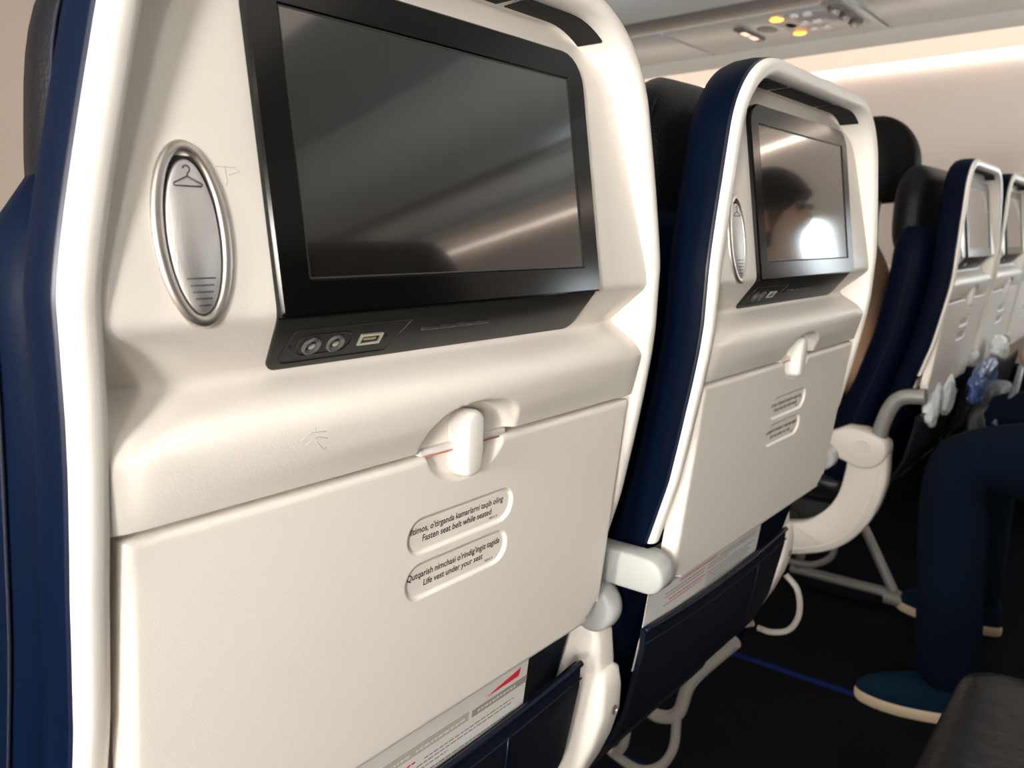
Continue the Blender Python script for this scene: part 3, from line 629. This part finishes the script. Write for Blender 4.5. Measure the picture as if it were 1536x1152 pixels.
frame('seat_frame', 'cream bracket and looped bar under the second seat', [
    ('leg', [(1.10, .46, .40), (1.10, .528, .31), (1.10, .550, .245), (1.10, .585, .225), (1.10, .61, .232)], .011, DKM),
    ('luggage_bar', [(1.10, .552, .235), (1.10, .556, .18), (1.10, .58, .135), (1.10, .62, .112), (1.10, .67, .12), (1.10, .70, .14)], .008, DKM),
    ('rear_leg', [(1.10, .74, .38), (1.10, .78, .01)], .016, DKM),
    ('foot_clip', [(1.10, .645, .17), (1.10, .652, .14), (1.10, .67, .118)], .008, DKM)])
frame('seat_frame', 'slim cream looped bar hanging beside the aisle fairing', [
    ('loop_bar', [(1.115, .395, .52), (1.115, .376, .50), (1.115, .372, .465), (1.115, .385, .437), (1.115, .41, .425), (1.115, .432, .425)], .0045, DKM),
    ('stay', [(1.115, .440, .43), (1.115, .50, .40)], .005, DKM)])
frame('seat_frame', 'dark cross beam carrying the two nearest seats', [
    ('beam', [(.15, .62, .34), (1.10, .62, .34)], .022, DARK), ('beam', [(.15, .80, .34), (1.10, .80, .34)], .022, DARK),
    ('leg', [(.25, .62, .34), (.25, .60, 0.005)], .018, DKM)])
frame('seat_frame', 'dark cross beam under the seats across the aisle', [
    ('beam', [(1.87, .66, .34), (3.32, .66, .34)], .022, DARK), ('beam', [(1.87, .83, .34), (3.32, .83, .34)], .022, DARK)])

# ------------------------------------------------------------------ people
def skin_mesh(name, chains, m, parent=None, root=0, sub=2):
    verts = []; edges = []; rad = []; key = {}
    for ch in chains:
        prev = None
        for (p, r) in ch:
            k = tuple(round(q, 4) for q in p)
            if k not in key: key[k] = len(verts); verts.append(p); rad.append(r)
            i = key[k]
            if prev is not None and prev != i: edges.append((prev, i))
            prev = i
    me = bpy.data.meshes.new(name); me.from_pydata(verts, edges, [])
    o = bpy.data.objects.new(name, me); COL.objects.link(o)
    if parent is not None: o.parent = parent
    md = o.modifiers.new('skin', 'SKIN'); md.use_smooth_shade = True; md.branch_smoothing = 0.6
    sv = me.skin_vertices[0].data
    for i, r in enumerate(rad):
        rr = r if isinstance(r, tuple) else (r, r); sv[i].radius = rr; sv[i].use_root = (i == root)
    s = o.modifiers.new('sub', 'SUBSURF'); s.levels = sub; s.render_levels = sub
    bpy.context.view_layer.update()
    ev = bpy.data.meshes.new_from_object(o.evaluated_get(bpy.context.evaluated_depsgraph_get()))
    bpy.data.objects.remove(o); bpy.data.meshes.remove(me)
    ev.name = name; ev.materials.clear()
    return link(name, ev, m, parent)
def person(label, J, shirtm, trm, shoem, solem, sleeve=None, hair=True, gloss=None):
    t = tag(empty('person', J['base']), label, 'person')
    b = Vector(J['base']); V = lambda k: tuple(Vector(J[k]) - b)
    mid = lambda a, c, f=.5: tuple(Vector(V(a)) * (1 - f) + Vector(V(c)) * f)
    def arms(s, d=0.0): return [(V('chest'), .12 + d), (V('shoulder' + s), .060 + d), (mid('shoulder' + s, 'elbow' + s), .047 + d), (V('elbow' + s), .040 + d), (mid('elbow' + s, 'wrist' + s), .036 + d), (V('wrist' + s), .027 + d)]
    def legs(s, d=0.0, k=1.0): return [(V('pelvis'), .13 + d), (V('hip' + s), .095 + d), (mid('hip' + s, 'knee' + s), .080 + d), (V('knee' + s), .060 + d), (mid('knee' + s, 'ankle' + s, .4), .056 + d), (V('ankle' + s), .040 + d)]
    head = [(V('chest'), .12), (V('neck'), .055), (mid('neck', 'head', .5), .056), (V('head'), (.084, .098)), (V('crown'), (.062, .070))]
    ch = [[(V('pelvis'), .125), (mid('pelvis', 'chest'), .11), (V('chest'), .12)], head]
    for s in 'LR':
        hnd = Vector(V('wrist' + s)); dr = (hnd - Vector(V('elbow' + s))).normalized(); sd = dr.cross(Vector((0, 0, 1))).normalized()
        palm = hnd + dr * .05
        ch += [arms(s, -.008) + [(tuple(palm), (.030, .016))]]
        for q in range(4):
            o0 = sd * (.026 - .0165 * q); ln = (.075, .085, .08, .062)[q]
            p1 = palm + o0 + dr * .028; p2 = p1 + dr * ln * .5 - Vector((0, 0, .010)); p3 = p2 + dr * ln * .35 - Vector((0, 0, .022))
            ch += [[(tuple(palm), (.030, .016)), (tuple(p1), .0095), (tuple(p2), .0085), (tuple(p3), .007)]]
        tmb = palm - dr * .01 + sd * (.034 if s == 'R' else -.034)
        ch += [[(tuple(palm), (.030, .016)), (tuple(tmb), .011), (tuple(tmb + dr * .035 - Vector((0, 0, .012))), .009)]]
        ch += [legs(s, -.008) + [(tuple(Vector(V('ankle' + s)) - Vector((0, 0, .05))), .03)]]
    fw = (Vector(J['face']) - Vector(J['head'])).normalized(); hd = Vector(V('head'))
    ch += [[(tuple(hd), (.084, .098)), (tuple(hd + fw * .098 - Vector((0, 0, .02))), .014)]]
    skin_mesh('body', ch, SKIN, t)
    # face: eyes and mouth, ears
    sdw = fw.cross(Vector((0, 0, 1))).normalized()
    for q in (-1, 1):
        MB().tube([hd + fw * .070 + sdw * q * .030 + Vector((0, 0, .012)), hd + fw * .0865 + sdw * q * .030 + Vector((0, 0, .012))], [.011, .006], 10).build('eye', INK, t)
        MB().rbox(hd + sdw * q * .086 - fw * .005 - Vector((0, 0, .01)), (.010, .018, .028), .008, 3).build('ear', SKIN, t)
    MB().rbox(hd + fw * .088 - Vector((0, 0, .062)), (.02, .006, .004), .003, 2).build('mouth', mat('lips', (.3, .12, .1), .5), t)
    # hair: shell around the skull, open at the face
    if hair:
        v = []; f = []; nu, nv = 36, 22; c0 = hd + Vector((0, 0, .012)) - fw * .008
        for i in range(nv + 1):
            ph = math.pi * i / nv
            for j in range(nu):
                th = 2 * math.pi * j / nu; d = fw * math.cos(th) + sdw * math.sin(th)
                front = max(0, math.cos(th)); zmin = -.085 + .125 * front ** .7
                z = math.cos(ph) * .118; rr_ = math.sin(ph) ** .8
                z = max(z, zmin) ; r_ = .096 + .008 * math.cos(2 * th)
                k = math.sqrt(max(0, 1 - (z / .120) ** 2)) if z > 0 else (1 - .25 * (z / .085) ** 2)
                jig = 1 + .012 * math.sin(7 * th + 3 * ph) + .01 * math.sin(13 * th)
                v.append(tuple(c0 + d * r_ * min(k, 1) * jig * (1.06 if abs(math.sin(th)) < .5 else .92) + Vector((0, 0, z))) if i not in (0, nv) else tuple(c0 + Vector((0, 0, .119 if i == 0 else -.05))))
        for i in range(nv):
            for j in range(nu): f.append((i * nu + j, i * nu + (j + 1) % nu, (i + 1) * nu + (j + 1) % nu, (i + 1) * nu + j))
        mesh('hair', v, f, HAIR, t)
    # clothes
    sh = [[(V('pelvis'), .145), (mid('pelvis', 'chest'), .128), (V('chest'), .140), (mid('chest', 'neck', .75), .068)]]
    for s in 'LR': sh.append(arms(s, .006)[:-1] + [(mid('elbow' + s, 'wrist' + s, .85), .034)] if sleeve is None else arms(s, .006)[:4])
    skin_mesh('shirt', sh, shirtm, t)
    if sleeve is not None:
        for s in 'LR': skin_mesh('sleeve', [[(mid('elbow' + s, 'shoulder' + s, .25), .058), (V('elbow' + s), .056), (mid('elbow' + s, 'wrist' + s), .050), (mid('elbow' + s, 'wrist' + s, .9), .038)]], sleeve, t)
    lo = lambda s: tuple(Vector(V('ankle' + s)) - Vector((0, 0, .042)))
    skin_mesh('trousers', [legs(s, .014)[:-1] + [(mid('knee' + s, 'ankle' + s, .7), .068), (lo(s), .066)] for s in 'LR'], trm, t)
    for s in 'LR':
        a = Vector(V('ankle' + s)); tip = Vector(V('toe' + s)); d = Vector((tip.x - a.x, tip.y - a.y, 0)); ln = d.length + .07; d.normalize(); sd = Vector((d.y, -d.x, 0)); heel = Vector((a.x, a.y, 0)) - d * .07
        zf = -J['base'][2]
        def ol(k, z, top=0):
            out = []
            for i in range(32):
                th = 2 * math.pi * i / 32; u = .5 + .5 * math.cos(th); wv = math.sin(th) * (.036 + .014 * smooth01(u * 1.2) - .004 * u)
                out.append(heel + d * (ln * (.5 + (u - .5) * (1 + (k - 1) * .4))) + sd * wv * k + Vector((0, 0, z if not callable(z) else z(u))))
            return out
        sole = MB().stack([ol(.98, zf + .001), ol(1.04, zf + .006), ol(1.05, zf + .020), ol(1.0, zf + .026)])
        so = MB().stack([ol(1.0, zf + .022), ol(1.0, lambda u: zf + .045 - .008 * u), ol(.92, lambda u: zf + .085 - .045 * u), ol(.62, lambda u: zf + .105 - .052 * u), ol(.3, lambda u: zf + .108 - .050 * u)]).build('shoe', shoem, t, True, 70)
        sole.build('shoe_sole', solem, so, True, 50)
    return t
person('passenger in a brown shirt with short black hair, seen from behind across the aisle', dict(
    base=(2.12, .62, .50), pelvis=(2.12, .655, .58), chest=(2.12, .645, .92), neck=(2.12, .630, 1.045), head=(2.12, .615, 1.160), crown=(2.12, .612, 1.215), face=(2.12, .80, 1.15),
    shoulderL=(1.94, .655, .965), elbowL=(1.93, .78, .73), wristL=(2.02, .97, .66), shoulderR=(2.30, .655, .965), elbowR=(2.31, .78, .73), wristR=(2.22, .97, .66),
    hipL=(2.03, .70, .57), kneeL=(2.02, 1.08, .56), ankleL=(2.02, 1.12, .10), toeL=(2.02, 1.27, .03), hipR=(2.21, .70, .57), kneeR=(2.22, 1.08, .56), ankleR=(2.22, 1.12, .10), toeR=(2.22, 1.27, .03)),
    SHIRT, mat('grey_trousers', (.05, .05, .055), .9), BLACKL, DARK)
person('passenger in dark navy trousers and navy shoes with cream soles, legs at right edge', dict(
    base=(2.05, -.10, .50), pelvis=(2.04, -.12, .585), chest=(2.04, -.19, .93), neck=(2.04, -.19, 1.065), head=(2.04, -.17, 1.18), crown=(2.04, -.175, 1.235), face=(2.04, .10, 1.16),
    shoulderL=(1.86, -.19, .985), elbowL=(1.80, -.06, .74), wristL=(1.97, .04, .70), shoulderR=(2.22, -.19, .985), elbowR=(2.27, .245, .715), wristR=(2.09, .09, .75),
    hipL=(1.96, -.06, .575), kneeL=(1.83, .315, .555), ankleL=(1.80, .285, .10), toeL=(1.765, .455, .03), hipR=(2.13, -.06, .575), kneeR=(2.27, .315, .575), ankleR=(2.29, .32, .10), toeR=(2.305, .505, .03)),
    mat('dark_shirt', (.02, .022, .03), .9), TROUSER, SUEDE, SOLE, sleeve=SLEEVE)

# ------------------------------------------------------------------ things in the pockets across the aisle
def crumple(name, c, h, m, label, cat, rot=0.0, amp=.25, seed=1):
    r = np.random.default_rng(seed); bm = bmesh.new(); bmesh.ops.create_icosphere(bm, subdivisions=4, radius=1)
    ks = r.normal(size=(9, 3)) * 3; phs = r.uniform(0, 6, 9)
    for vv in bm.verts:
        p = np.array(vv.co[:]); n = sum(abs(math.sin(float(ks[i] @ p) + phs[i])) for i in range(9)) / 9
        p = np.sign(p) * np.abs(p) ** .7 * (1 + amp * (n - .6)); vv.co = Vector((p[0] * h[0], p[1] * h[1], p[2] * h[2]))
    bmesh.ops.rotate(bm, cent=(0, 0, 0), matrix=Matrix.Rotation(rot, 3, 'Y'), verts=bm.verts)
    me = bpy.data.meshes.new(name); bm.to_mesh(me); bm.free()
    o = link(name, me, m, None, False); o.location = c; return tag(o, label, cat)
crumple('plastic_wrapper', (1.985, .398, .635), (.035, .016, .05), PLASTICW, 'crumpled white wrapper in the seat pocket left of the cream armrest', 'wrapper', .5, .5, 2)
crumple('plastic_wrapper', (2.110, .394, .640), (.045, .014, .045), PLASTICW, 'shiny crumpled white wrapper sticking out of the pocket', 'wrapper', .6, .5, 3)
crumple('snack_packet', (2.30, .350, .655), (.14, .018, .045), BLUEBAG, 'blue grey snack packet stuffed in the pocket at right', 'packet', -.1, .5, 4)
crumple('paper_napkin', (2.50, .350, .715), (.05, .02, .03), PLASTICW, 'small crumpled white napkin at the right edge above the packet', 'napkin', .3, .5, 9)
bag = tag(empty('strap_bag', (2.36, .335, .545)), 'charcoal bag with a grey strap hanging before the far seat', 'bag')
b_ = crumple('bag_body', (0, 0, 0), (.16, .045, .10), BAGD, 'x', 'x', 0, .2, 6); b_.parent = bag
del b_['label']; del b_['category']
MB().tube(bez([(-.17, -.035, .02), (-.14, -.06, .085), (-.06, -.06, .125), (.05, -.05, .135)], 24), .008, 8).build('strap', mat('grey_strap', (.14, .15, .16), .45), bag)
